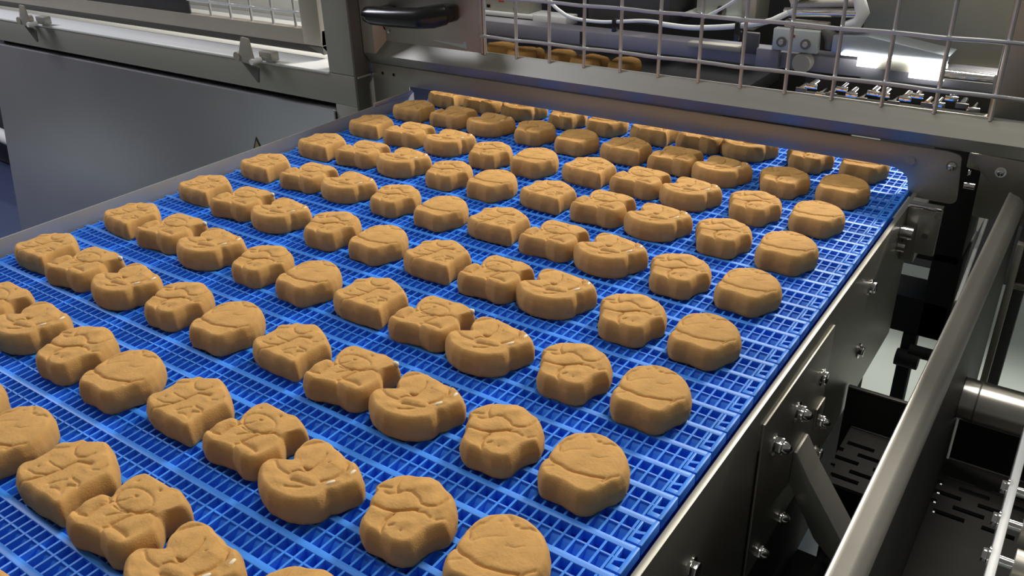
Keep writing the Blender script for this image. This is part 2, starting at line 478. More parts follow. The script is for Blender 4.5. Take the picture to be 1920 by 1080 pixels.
# ------------------------------------------------------------------ machine interior behind the guard mesh
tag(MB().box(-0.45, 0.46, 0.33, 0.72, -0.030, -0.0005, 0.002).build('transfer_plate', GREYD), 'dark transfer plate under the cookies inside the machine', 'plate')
ib = thing('interior_crossbeam', (0.4, 0.45, 0.062), 'violet-grey crossbeam spanning the machine interior behind the mesh', 'beam')
MB().box(-0.42, 0.98, 0.45, 0.50, 0.0625, 0.0930, 0.002).build('beam', VIOLET, ib)
MB().box(0.10, 0.106, 0.448, 0.452, 0.064, 0.091).build('joint_strip', DARK, ib)
MB().box(0.468, 0.500, 0.440, 0.452, 0.085, 0.125, 0.002).build('riser_block', GREYD, ib)
MB().box(0.36, 0.47, 0.430, 0.452, 0.088, 0.098, 0.002).build('top_clip', BEIGE, ib)

vb = thing('bolted_block', (0.573, 0.43, 0.10), 'pale square cast block with two round bolts behind the mesh', 'block')
MB().box(0.531, 0.616, 0.430, 0.4495, 0.1000, 0.1400, 0.002).build('block_body', TEAL, vb)
for x_ in (0.549, 0.594):
    MB().tube([(x_, 0.4305, 0.116), (x_, 0.4275, 0.116)], 0.0095, 18).build('bolt_recess', STEEL_D, vb)
    MB().tube([(x_, 0.4290, 0.116), (x_, 0.4240, 0.116)], [0.0060, 0.0045], 12).build('bolt_head', STEEL_L, vb)
MB().box(0.567, 0.573, 0.4285, 0.4305, 0.126, 0.131).build('red_mark', RED, vb)
MB().box(0.500, 0.545, 0.436, 0.4495, 0.0640, 0.0990, 0.002).build('side_lug', VIOLET, vb)
kn = MB().tube([(0.590, 0.450, 0.080), (0.590, 0.434, 0.080), (0.590, 0.430, 0.080)], [0.0185, 0.0185, 0.0165], 28).build('adjusting_knob', BEIGE)
tag(kn, 'round grey knob on the crossbeam under the bolted block', 'knob')

wb = thing('wedge_bracket', (0.74, 0.44, 0.10), 'blue-grey sloping steel wedge bracket above the bright lamp', 'bracket')
MB().prism([(0.640, 0.104), (0.640, 0.135), (0.700, 0.139), (0.838, 0.1185), (0.838, 0.1095)], 'y', 0.435, 0.50, 0.001).build('wedge_plate', mat('blue_grey_steel', (0.42, 0.47, 0.52), 0.45, 0.9, 0.05, 6), wb)
wl = thing('work_light', (0.75, 0.43, 0.077), 'bright white glowing light bar with two lenses inside the machine', 'light bar')
MB().box(0.6600, 0.8360, 0.428, 0.440, 0.1035, 0.1085, 0.001).build('light_strip', LAMP, wl)
MB().box(0.6900, 0.7250, 0.428, 0.446, 0.0870, 0.1035, 0.001).build('light_lens', LAMP, wl)
MB().box(0.7800, 0.8370, 0.428, 0.446, 0.0770, 0.1035, 0.001).build('light_lens', LAMP, wl)
MB().box(0.725, 0.780, 0.436, 0.446, 0.084, 0.1035, 0.001).build('lamp_body', BEIGE, wl)

en = thing('machine_enclosure', (0.4, 0.75, -0.25), 'dark steel enclosure walls seen through the guard mesh', 'enclosure')
o = MB().box(0.615, 0.925, 0.75, 0.77, 0.010, 0.47, 0.002).build('rear_sheet', STEEL_S, en)
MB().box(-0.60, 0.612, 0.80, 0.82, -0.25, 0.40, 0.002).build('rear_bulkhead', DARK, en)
MB().box(0.9280, 1.60, 0.300, 0.304, -0.02, 0.60, 0.001).build('side_cover', STEEL_S, en)
MB().box(0.80, 0.926, 0.70, 0.749, 0.004, 0.0125, 0.001).build('rear_ledge', STEEL_L, en)
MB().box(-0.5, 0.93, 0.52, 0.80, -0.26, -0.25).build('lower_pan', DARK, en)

tag(MB().box(0.50, 2.2, 1.70, 1.76, -0.849, 0.60, 0.004).build('floor_shade_partition', GREYD), 'added dark partition behind the machine, keeping lamp light off the floor', 'partition')  # unseen partition added to shade the pale floor from the machine lamp
def hose(name, pts, r, label):
    # smooth a few control points with Catmull-Rom
    P_ = [Vector(p) for p in pts]
    out = []
    for i in range(len(P_) - 1):
        a = P_[max(0, i - 1)]; b_ = P_[i]; c = P_[i + 1]; d = P_[min(len(P_) - 1, i + 2)]
        for k_ in range(8):
            t = k_ / 8
            out.append(0.5 * ((2 * b_) + (c - a) * t + (2 * a - 5 * b_ + 4 * c - d) * t * t + (3 * b_ - a - 3 * c + d) * t ** 3))
    out.append(P_[-1])
    o = MB().tube(out, r, 12).build(name, WHITE, None, 60)
    return tag(o, label, 'hose', 'white air hoses behind the mesh')
hose('air_hose', [(0.040, 0.40, 0.175), (0.0565, 0.40, 0.1557), (0.080, 0.40, 0.140), (0.112, 0.40, 0.1285), (0.183, 0.40, 0.1265), (0.268, 0.40, 0.136), (0.309, 0.40, 0.1365)], 0.0036, 'white air hose hanging in a deep loop at left')
hose('air_hose', [(0.315, 0.40, 0.1335), (0.383, 0.40, 0.1325), (0.469, 0.40, 0.1430), (0.530, 0.40, 0.1570), (0.560, 0.41, 0.172)], 0.0050, 'thick white air hose running to the pale bolted block')
hose('air_hose', [(0.395, 0.41, 0.150), (0.43, 0.40, 0.168), (0.47, 0.40, 0.195), (0.49, 0.40, 0.215)], 0.0028, 'thin white air hose rising beside the grey valve box')
for x_, z_, r_ in ((0.215, 0.128, 0.007), (0.313, 0.134, 0.0075), (0.478, 0.1455, 0.0075)):
    pass
hc = MB().box(0.208, 0.216, 0.392, 0.408, 0.110, 0.136, 0.001).build('hose_clip', BLACK)
tag(hc, 'black clip holding the looped white air hose', 'clip')
hc = MB().box(0.470, 0.479, 0.390, 0.410, 0.118, 0.152, 0.001).build('hose_clip', BLACK)
tag(hc, 'black clip on the thick white air hose', 'clip')

bb = thing('valve_box', (-0.2, 0.60, 0.085), 'beige valve box on a white shelf behind the handle side', 'valve box')
MB().box(-0.300, -0.135, 0.60, 0.66, 0.0850, 0.20, 0.003).build('box_body', BEIGE, bb)
MB().box(-0.310, -0.115, 0.585, 0.66, 0.0760, 0.0850, 0.001).build('shelf', WHITE, bb)
MB().box(-0.225, -0.21, 0.5985, 0.60, 0.108, 0.1115).build('red_mark', RED, bb)
MB().box(-0.262, -0.252, 0.5985, 0.60, 0.092, 0.099).build('screw_hole', BLACK, bb)
MB().box(-0.180, -0.170, 0.5985, 0.60, 0.090, 0.097).build('screw_hole', BLACK, bb)
MB().box(-0.115, -0.02, 0.585, 0.64, 0.066, 0.088, 0.002).build('connector', WHITE, bb)
gb = thing('grey_valve_box', (0.35, 0.60, 0.12), 'pale grey valve box above the thick white hose', 'valve box')
MB().box(0.300, 0.404, 0.60, 0.66, 0.122, 0.26, 0.003).build('box_body', TEAL, gb)
MB().tube([(0.358, 0.600, 0.131), (0.358, 0.597, 0.131)], 0.011, 16).build('port', STEEL_D, gb)
MB().box(0.352, 0.360, 0.594, 0.598, 0.124, 0.140).build('port_plug', BLACK, gb)
MB().box(0.275, 0.405, 0.585, 0.66, 0.1150, 0.1220, 0.001).build('shelf', WHITE, gb)
tag(MB().box(0.06, 0.262, 0.55, 0.68, 0.095, 0.25, 0.004).build('dark_motor', GREYD), 'dark motor block behind the looped white hose', 'motor')
tag(MB().box(0.410, 0.440, 0.58, 0.66, 0.10, 0.26, 0.003).build('steel_post', STEEL), 'steel post beside the pale grey valve box', 'post')

ac = thing('pneumatic_cylinder', (0.61, 0.45, 0.15), 'shiny pneumatic cylinder assembly above the pale bolted block', 'cylinder')
MB().tube([(0.540, 0.455, 0.166), (0.672, 0.455, 0.174)], 0.0085, 16).build('lower_barrel', CHROME, ac)
MB().tube([(0.552, 0.455, 0.180), (0.668, 0.455, 0.192)], 0.0070, 16).build('upper_barrel', STEEL_L, ac)
MB().prism([(0.528, 0.150), (0.560, 0.170), (0.560, 0.176), (0.524, 0.158)], 'y', 0.44, 0.47, 0.001).build('rod_clevis', WHITE, ac)
MB().prism([(0.556, 0.180), (0.600, 0.214), (0.600, 0.222), (0.550, 0.190)], 'y', 0.44, 0.47, 0.001).build('link_arm', STEEL_L, ac)
MB().tube([(0.664, 0.455, 0.205), (0.673, 0.455, 0.192), (0.680, 0.455, 0.175), (0.674, 0.455, 0.158), (0.650, 0.455, 0.148)], [0.008, 0.011, 0.0125, 0.011, 0.008], 14).build('elbow_fitting', WHITE, ac, 60)
MB().box(0.545, 0.625, 0.445, 0.465, 0.1405, 0.1535, 0.002).build('barrel_mount', STEEL_L, ac)
MB().tube([(0.618, 0.45, 0.142), (0.634, 0.45, 0.128), (0.634, 0.45, 0.108)], [0.010, 0.013, 0.010], 12).build('dark_fitting', STEEL_D, ac, 60)

# bright roller chain and sprocket guards low behind the mesh
ch = thing('roller_chain', (0.78, 0.30, 0.05), 'glinting steel roller chain running low behind the mesh at right', 'chain')
for i in range(17):
    x_ = 0.640 + i * 0.0168
    zz = 0.0720 + 0.008 * math.sin(i * 1.9) + i * 0.0006
    MB().tube([(x_, 0.286, zz), (x_, 0.312, zz)], 0.0052 + 0.0012 * math.sin(i * 2.7), 12).build('chain_roller', CHROME, ch)
    MB().box(x_ - 0.0095, x_ + 0.0095, 0.282, 0.285, zz - 0.005, zz + 0.003, 0.001, ).build('chain_plate', CHROME if i % 3 else STEEL_D, ch)
tag(MB().box(0.63, 0.926, 0.27, 0.33, 0.048, 0.0585, 0.001).build('chain_track', STEEL_L), 'bright steel track under the roller chain', 'track')
tag(MB().box(0.63, 0.926, 0.335, 0.34, 0.040, 0.085, 0.001).build('chain_guard', DARK), 'black guard strip behind the roller chain', 'guard')
tag(MB().tube([(0.845, 0.36, 0.106), (0.920, 0.36, 0.1065)], 0.009, 14).build('guide_roller', CHROME), 'bright guide roller above the chain at the right', 'roller')

# ------------------------------------------------------------------ right side: neighbouring rail, roller table, tray
rl = thing('side_rail', (1.01, -0.5, -0.245), 'long satin steel rail with rounded top right of the belt', 'rail')
MB().prism([(0.9985, 0.0290), (0.9993, 0.0300), (1.0013, 0.0300), (1.0030, 0.0285), (1.0110, 0.0262), (1.0170, 0.0215), (1.0200, 0.014), (1.0205, 0.008), (0.9985, 0.008)],
           'y', -1.12, 0.062).build('rail_cap', STEEL_L, rl, 50)
MB().box(0.9985, 1.0200, -1.12, 0.062, -0.300, 0.008).build('rail_shaded_web', DARK_PLATE, rl)  # side face made darker than the cap to stand in for its shade
tag(MB().tube([(0.967, 0.235, -0.080), (0.980, -0.075, -0.080)], 0.0028, 10).build('thin_bar', WHITE), 'thin steel bar coloured white for its glint, left of the long satin rail', 'bar')  # white stands in for a highlight along the steel bar

rt = thing('roller_table', (1.2, -0.5, -0.26), 'steel roller table with bolted bright side strip at the lower right', 'roller table')
MB().box(1.0868, 1.0930, -1.00, -0.30, -0.055, 0.0, 0.0008).build('side_strip', WHITE, rt)
for yy in (-0.534, -0.578, -0.6225, -0.667):
    o = put_bolt(rt, (1.0868, yy, -0.006), rotz=math.pi, s=0.75)
    MB().tube([(1.0918, yy, -0.006), (1.102, yy, -0.006)], 0.0042, 12).build('axle', CHROME, rt)
    MB().tube([(1.102, yy, -0.006), (1.42, yy, -0.006)], 0.0125, 20).build('roller', STEEL_L, rt)
big = MB().tube([(1.0205, -0.200, -0.140), (1.50, -0.200, -0.140)], 0.0255, 32).build('drive_drum', CHROME, rt)
big.data.materials[0] = mat('turned_steel', (0.74, 0.70, 0.63), 0.30, 1.0)
MB().tube([(1.0365, -0.200, -0.140), (1.0385, -0.200, -0.140)], 0.0259, 32).build('drum_seam', STEEL_D, rt)
# slotted drip plate
rows = [(-0.209, 0.000), (-0.2275, 0.034), (-0.2465, 0.010), (-0.266, 0.034), (-0.284, 0.000)]
def slotted(X0, X1, YN=-0.62):
    sp = MB()
    edges = [-0.174] + [v for r_ in rows for v in (r_[0] + 0.004, r_[0] - 0.004)] + [YN]
    for i in range(0, len(edges), 2):
        sp.box(X0, X1, edges[i + 1], edges[i], -0.254, -0.250)
    for r_, offx in rows:
        x_ = X0
        xx = X0 - offx
        while xx < X1:
            s0, s1 = max(X0, min(X1, xx + 0.006)), min(X1, xx + 0.040)
            if s0 > x_:
                sp.box(x_, s0, r_ - 0.004, r_ + 0.004, -0.254, -0.250)
            x_ = max(x_, s1)
            xx += 0.052
        if x_ < X1:
            sp.box(x_, X1, r_ - 0.004, r_ + 0.004, -0.254, -0.250)
    sp.build('slotted_plate', DARK_PLATE, rt)
slotted(1.0201, 1.46)
slotted(0.900, 0.9970, -0.30)
MB().box(1.0225, 1.46, -0.1735, -0.1715, -0.30, -0.2485, 0.0005).build('plate_lip', STEEL_L, rt)
MB().box(0.900, 1.46, -0.62, -0.168, -0.45, -0.44).build('shade_pan', DARK, rt)  # added black sheet in place of the shade under the slots
MB().box(0.900, 0.997, -0.1735, -0.1715, -0.30, -0.2485, 0.0005).build('plate_lip', STEEL_D, rt)
MB().box(1.0225, 1.46, -0.171, -0.168, -0.45, -0.19).build('rear_apron', DARK, rt)

# added black base in place of enclosed shade under the conveyor; stands on the floor
tag(MB().box(0.60, 0.9975, -1.10, -0.165, -0.66, -0.50, 0.004).build('base_shade_box', DARK), 'added black box in place of the enclosed shade below the side plate', 'cabinet')
ap = thing('black_apron', (0.94, -0.17, -0.5), 'black apron sheet below the side plate, left of the long rail', 'apron')
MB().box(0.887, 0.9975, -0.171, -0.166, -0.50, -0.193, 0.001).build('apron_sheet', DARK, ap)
MB().box(0.887, 0.9975, -0.1712, -0.165, -0.193, -0.1895, 0.0006).build('apron_lip', STEEL_D, ap)
MB().box(0.855, 0.860, -1.20, 0.083, -0.49, -0.235).build('under_shade_skirt', DARK, fr)  # black sheet added so the space under the side plate stays dark
lg = thing('drive_unit', (0.9, 0.19, -0.85), 'black drive unit and stand behind the bearing bracket, over the pale floor', 'drive unit')
MB().box(0.885, 0.955, 0.14, 0.26, -0.128, 0.060, 0.004).build('gear_motor', DARK, lg)
MB().box(0.915, 0.958, 0.14, 0.26, -0.26, -0.11, 0.003).build('motor_side', DARK, lg)
MB().box(0.80, 0.955, 0.14, 0.22, -0.260, -0.195, 0.003).build('lower_beam', DARK, lg)
MB().box(0.897, 0.918, 0.14, 0.17, -0.80, -0.26, 0.002).build('post', DARK, lg)
MB().tube([(0.912, 0.135, -0.285), (0.950, 0.135, -0.285)], 0.010, 12).build('clamp_knob', DARK, lg)
MB().tube([(0.895, 0.130, -0.300), (0.930, 0.130, -0.300)], 0.014, 12).build('clamp_collar', DARK, lg)
MB().box(0.85, 0.96, 0.10, 0.21, -0.849, -0.80, 0.004).build('foot_plate', DARK, lg)
rs = thing('right_frame', (1.1, 0.1, -0.85), 'dark frame with post right of the long rail, over the pale floor', 'frame')
MB().box(1.0225, 1.45, 0.098, 0.104, -0.115, 0.050, 0.002).build('frame_sheet', DARK_PLATE, rs)
MB().box(1.0225, 1.45, 0.090, 0.098, -0.120, -0.112, 0.001).build('frame_lip', STEEL_L, rs)
MB().box(1.028, 1.046, 0.11, 0.14, -0.80, -0.115, 0.002).build('post', GREYD, rs)
MB().box(1.0225, 1.032, 0.085, 0.108, -0.80, -0.05, 0.001).build('angle', STEEL_S, rs)
MB().box(1.01, 1.06, 0.09, 0.16, -0.849, -0.80, 0.003).build('foot_plate', GREYD, rs)

tag(MB().box(-2.62, -2.22, -1.04, -0.60, -0.849, 0.45, 0.01).build('reflection_cabinet', mat('reflection_cabinet_brown', (0.055, 0.035, 0.032), 0.5, 0.0, 0.1, 5)), 'added brown cabinet out of view, there to be mirrored in the lower panel', 'cabinet')  # unseen cabinet added so the lower panel mirrors a dark band
# left background: dark equipment with a pale pipe
eq = thing('background_equipment', (-2.9, 0.9, -0.85), 'dark equipment with a white pipe beyond the left housing', 'equipment')
MB().box(-3.6, -2.35, 0.6, 1.4, -0.849, 0.4, 0.02).build('equipment_body', GREYD, eq)
MB().tube([(-3.2, 0.52, -0.62), (-2.6, 0.50, -0.66), (-2.2, 0.50, -0.67)], 0.03, 12).build('pipe', WHITE, eq)

# ------------------------------------------------------------------ cookies
SHAPES = {"A":{"out":[[-303,-312],[-378,-255],[-395,-190],[-356,-140],[-356,-68],[-355,31],[-382,94],[-373,151],[-281,217],[-251,284],[-183,282],[-38,366],[65,336],[192,273],[321,192],[395,116],[376,31],[365,-70],[349,-175],[352,-252],[374,-333],[326,-353],[186,-350],[71,-367],[-76,-358],[-195,-352]],"g":[[0.9,1.3,[[-340,41],[-262,85],[-217,133],[-228,201]]],[1.0,1.2,[[-202,232],[-175,154],[-100,97],[-37,86],[27,122],[41,189]]],[0.9,1.2,[[217,50],[270,84],[268,145]]],[1.3,1.6,[[-173,-343],[-112,-273],[-54,-194],[-22,-106],[-6,-20],[14,55],[138,91]]],[0.7,1.2,[[-236,-220],[-138,-218],[-58,-178]]],[0.7,1.3,[[-182,-71],[-95,-78],[-6,-64]]],[0.8,1.1,[[69,-228],[94,-194],[150,-128]]],[1.1,1.2,[[171,-90],[269,-98],[291,-125],[208,-161],[225,-221]]],[0.7,1.1,[[123,-252],[178,-228],[263,-242]]],[1.0,1.5,[[-8,-337],[80,-338]]],[0.8,1.0,[[-207,-151],[-199,-151]]]],"b":[[0.9,3.5,[[132,132],[130,194]]],[0.7,4,[[-223,19],[-163,57]]],[0.7,3,[[119,36],[192,21]]]]},"B":{"out":[[-323,-353],[-372,-296],[-375,-246],[-363,-225],[-387,-182],[-388,-117],[-359,-51],[-317,-10],[-264,10],[-306,85],[-325,184],[-327,275],[-275,349],[-175,353],[-51,355],[59,351],[140,373],[236,343],[322,306],[363,268],[336,212],[300,150],[289,79],[329,30],[388,-41],[382,-129],[362,-212],[338,-269],[297,-312],[219,-342],[106,-322],[63,-313],[-19,-326],[-131,-344],[-229,-373]],"g":[[0.8,1.2,[[102,141],[135,101],[141,59],[121,18],[78,-14],[17,-34],[-53,-39],[-121,-26],[-177,2],[-213,41],[-221,85],[-202,128],[-156,161],[-93,182],[-21,184],[47,170],[102,141]]],[0.8,1.1,[[-113,-57],[-30,-60],[31,-33]]],[1.3,1.6,[[-71,102],[-56,105]]],[1.2,1.1,[[-213,219],[-208,222]]],[1.2,1.1,[[30,250],[41,245]]],[1.0,1.8,[[132,315],[148,312]]],[1.5,1.4,[[-253,4],[-178,-52],[-202,-108],[-202,-165],[-191,-229],[-251,-249],[-334,-240]]],[0.7,1.1,[[-205,-64],[-96,33],[-36,105]]],[0.8,1.3,[[-65,-152],[-18,-84],[40,-40]]],[1.7,1.5,[[48,-184],[71,-77],[109,-1],[193,60],[270,53]]],[1.2,1.4,[[69,-299],[31,-239],[62,-193],[133,-191],[261,-202]]]],"b":[[1.4,4.5,[[-285,-155],[-269,-65]]],[1.5,5,[[196,-142],[229,1]]],[1.2,4,[[106,-262],[214,-251]]],[1.0,5,[[-47,79],[-31,77]]],[1.0,4,[[-301,-306],[-226,-295]]]]},"C":{"out":[[-385,-240],[-420,-190],[-430,-117],[-403,-74],[-322,-41],[-255,17],[-314,86],[-346,163],[-353,250],[-326,325],[-252,358],[-151,373],[-82,347],[34,332],[124,302],[238,309],[301,270],[389,212],[429,149],[412,88],[383,20],[359,-44],[315,-97],[322,-141],[317,-203],[275,-254],[207,-310],[101,-356],[12,-366],[-91,-373],[-217,-345],[-314,-296]],"g":[[1.0,2.0,[[-321,131],[-273,216],[-221,286],[-145,335]]],[1.0,1.3,[[-328,-84],[-250,-125],[-165,-135],[-108,-130],[-105,-96],[-72,-50],[-20,-41]]],[1.0,1.2,[[-67,-7],[-17,-7],[0,36],[-9,122],[-47,219]]],[1.5,1.2,[[-40,-13],[-12,-1]]],[1.0,1.2,[[-38,-167],[31,-147],[131,-126],[170,-107]]],[1.0,1.1,[[-20,-248],[43,-213],[101,-173]]],[1.6,1.3,[[172,-43],[214,22],[235,99],[232,173],[188,237],[182,279]]],[0.6,1.0,[[55,144],[61,148]]]],"b":[[1.0,5,[[-166,114],[-157,216]]],[0.9,5,[[107,158],[81,234]]],[0.9,3.5,[[-36,-103],[80,-78]]],[0.8,3.5,[[-342,-173],[-291,-191]]],[1.0,3,[[264,-8],[291,34]]],[0.9,3,[[293,150],[276,228]]],[0.8,4,[[-139,-232],[-47,-223]]]]},"D":{"out":[[-219,-317],[-232,-271],[-273,-160],[-322,-83],[-340,8],[-391,40],[-370,131],[-317,229],[-266,297],[-168,324],[-60,383],[33,380],[132,332],[223,306],[302,229],[353,157],[381,63],[391,3],[345,-70],[308,-147],[300,-217],[292,-304],[236,-357],[159,-383],[65,-370],[-2,-372],[-100,-382],[-174,-354]],"g":[[1.8,1.4,[[-286,-138],[-196,-131],[-115,-131],[-38,-107],[38,-50],[99,0]]],[1.3,1.3,[[-143,74],[-111,120],[-66,131],[26,108],[81,68],[141,74],[197,111],[218,172],[224,272]]],[1.3,1.5,[[-166,79],[-217,131],[-247,222],[-230,278]]],[1.2,1.2,[[-353,22],[-302,55],[-233,82]]],[1.1,1.2,[[-242,10],[-188,21],[-155,66]]],[1.6,1.5,[[-22,-132],[-29,-214],[-12,-271],[40,-344]]],[1.1,1.4,[[112,-16],[172,5],[236,-15]]],[0.9,1.3,[[287,-9],[355,52]]],[1.0,1.0,[[33,-250],[61,-232]]],[0.8,1.1,[[136,-243],[142,-240]]]],"b":[[1.2,5,[[-52,200],[29,252]]],[0.9,4.5,[[-90,-28],[-21,18]]],[1.0,4.5,[[63,-200],[141,-149]]],[0.8,4,[[-190,-186],[-125,-188]]],[0.9,3.5,[[255,82],[270,172]]]]},"E":{"out":[[-310,-276],[-328,-226],[-319,-151],[-336,-92],[-357,37],[-352,160],[-305,272],[-230,341],[-147,380],[-30,388],[69,365],[164,321],[238,254],[292,188],[343,87],[357,1],[343,-90],[299,-165],[272,-234],[246,-319],[202,-370],[139,-388],[51,-378],[-55,-367],[-145,-372],[-213,-376],[-263,-342]],"g":[[1.7,1.2,[[-333,-116],[-273,-153],[-208,-173],[-153,-174],[-87,-192],[-10,-190],[72,-173],[137,-154],[221,-117]]],[1.0,1.2,[[-259,-29],[-299,35],[-281,125],[-246,161],[-240,246],[-211,308],[-145,307],[-106,278]]],[1.1,1.1,[[-57,251],[-34,259]]],[1.1,1.1,[[-6,244],[57,287],[126,290],[173,275]]],[0.7,1.1,[[-170,224],[-162,227]]],[0.6,1.0,[[-243,-269],[-188,-219]]],[0.4,1.2,[[-230,-49],[-178,23],[-120,73],[-52,117]]],[0.35,1.2,[[8,42],[75,60],[121,115]]],[1.2,1.3,[[232,-163],[257,-88],[303,-23]]]],"b":[[0.5,8,[[-76,51],[65,79]]]]}}
PLACE = [(-1,0,0.0,0.114),(-1,1,0.0921,0.114),(-1,2,0.179,0.114),(-1,3,0.2732,0.114),(-1,4,0.3603,0.114),(-1,5,0.4524,0.114),(-1,6,0.5388,0.114),(-1,7,0.6194,0.114),(-1,8,0.7159,0.114),(-1,9,0.8,0.114),(0,0,0.001,0.0086),(0,1,0.0923,0.0108),(0,2,0.1803,0.0054),(0,3,0.2712,0.0079),(0,4,0.365,0.0007),(0,5,0.456,0.0035),(0,6,0.5453,-0.0035),(0,7,0.6253,-0.0136),(0,8,0.7162,-0.0061),(0,9,0.8013,-0.0003),(1,0,-0.0019,-0.1061),(1,1,0.0909,-0.1123),(1,2,0.1806,-0.1132),(1,3,0.2745,-0.1276),(1,4,0.3611,-0.1218),(1,5,0.4539,-0.1109),(1,6,0.5414,-0.1149),(1,7,0.6232,-0.1216),(1,8,0.7149,-0.1211),(1,9,0.8005,-0.115),(2,0,0.005,-0.2342),(2,1,0.0922,-0.2303),(2,2,0.1809,-0.231),(2,3,0.2744,-0.2344),(2,4,0.3615,-0.2358),(2,5,0.4536,-0.2264),(2,6,0.544,-0.2308),(2,7,0.6288,-0.236),(2,8,0.7171,-0.2353),(2,9,0.8026,-0.2369),(3,0,-0.0001,-0.3541),(3,1,0.0957,-0.3535),(3,2,0.1804,-0.3544),(3,3,0.2727,-0.3551),(3,4,0.3626,-0.3566),(3,5,0.4528,-0.3472),(3,6,0.5423,-0.354),(3,7,0.6255,-0.3584),(3,8,0.7151,-0.3597),(3,9,0.8006,-0.3554),(4,0,-0.0015,-0.4692),(4,1,0.0932,-0.4795),(4,2,0.1762,-0.4828),(4,3,0.273,-0.4806),(4,4,0.3594,-0.4796),(4,5,0.4523,-0.4752),(4,6,0.5422,-0.4805),(4,7,0.6221,-0.4774),(4,8,0.7161,-0.4802),(4,9,0.802,-0.4781),(5,0,0.0059,-0.5974),(5,1,0.0968,-0.6005),(5,2,0.1858,-0.6071),(5,3,0.2759,-0.6014),(5,4,0.3631,-0.6029),(5,5,0.4545,-0.5957),(5,6,0.5442,-0.5999),(5,7,0.6253,-0.6084),(5,8,0.7174,-0.6),(5,9,0.8026,-0.5986),(6,0,0.0063,-0.7209),(6,1,0.0961,-0.7252),(6,2,0.186,-0.7276),(6,3,0.2756,-0.7213),(6,4,0.3656,-0.7227),(6,5,0.4568,-0.7147),(6,6,0.5466,-0.7232),(6,7,0.6298,-0.7263),(6,8,0.7188,-0.7212),(6,9,0.8042,-0.7197),(7,1,0.0951,-0.8379),(7,2,0.1841,-0.8411),(7,3,0.275,-0.8429),(7,4,0.3619,-0.8447),(7,5,0.4547,-0.8365),(7,6,0.5443,-0.8388),(7,7,0.6252,-0.8517),(7,8,0.7164,-0.8389),(7,9,0.803,-0.8379),(8,3,0.2762,-0.9576),(8,4,0.3633,-0.9576),(8,5,0.4539,-0.9543),(8,6,0.5402,-0.9578),(8,7,0.6225,-0.9694),(8,8,0.7165,-0.9555),(9,6,0.5388,-1.0775)]
U = 1e-4

def seg_dist(px, py, poly):
    best = 1e9
    for (ax, ay), (bx, by) in zip(poly, poly[1:]):
        dx, dy = bx - ax, by - ay
        L = dx * dx + dy * dy
        t = 0 if L == 0 else max(0, min(1, ((px - ax) * dx + (py - ay) * dy) / L))
        ex, ey = px - ax - t * dx, py - ay - t * dy
        d = ex * ex + ey * ey
        if d < best:
            best = d
    return math.sqrt(best)

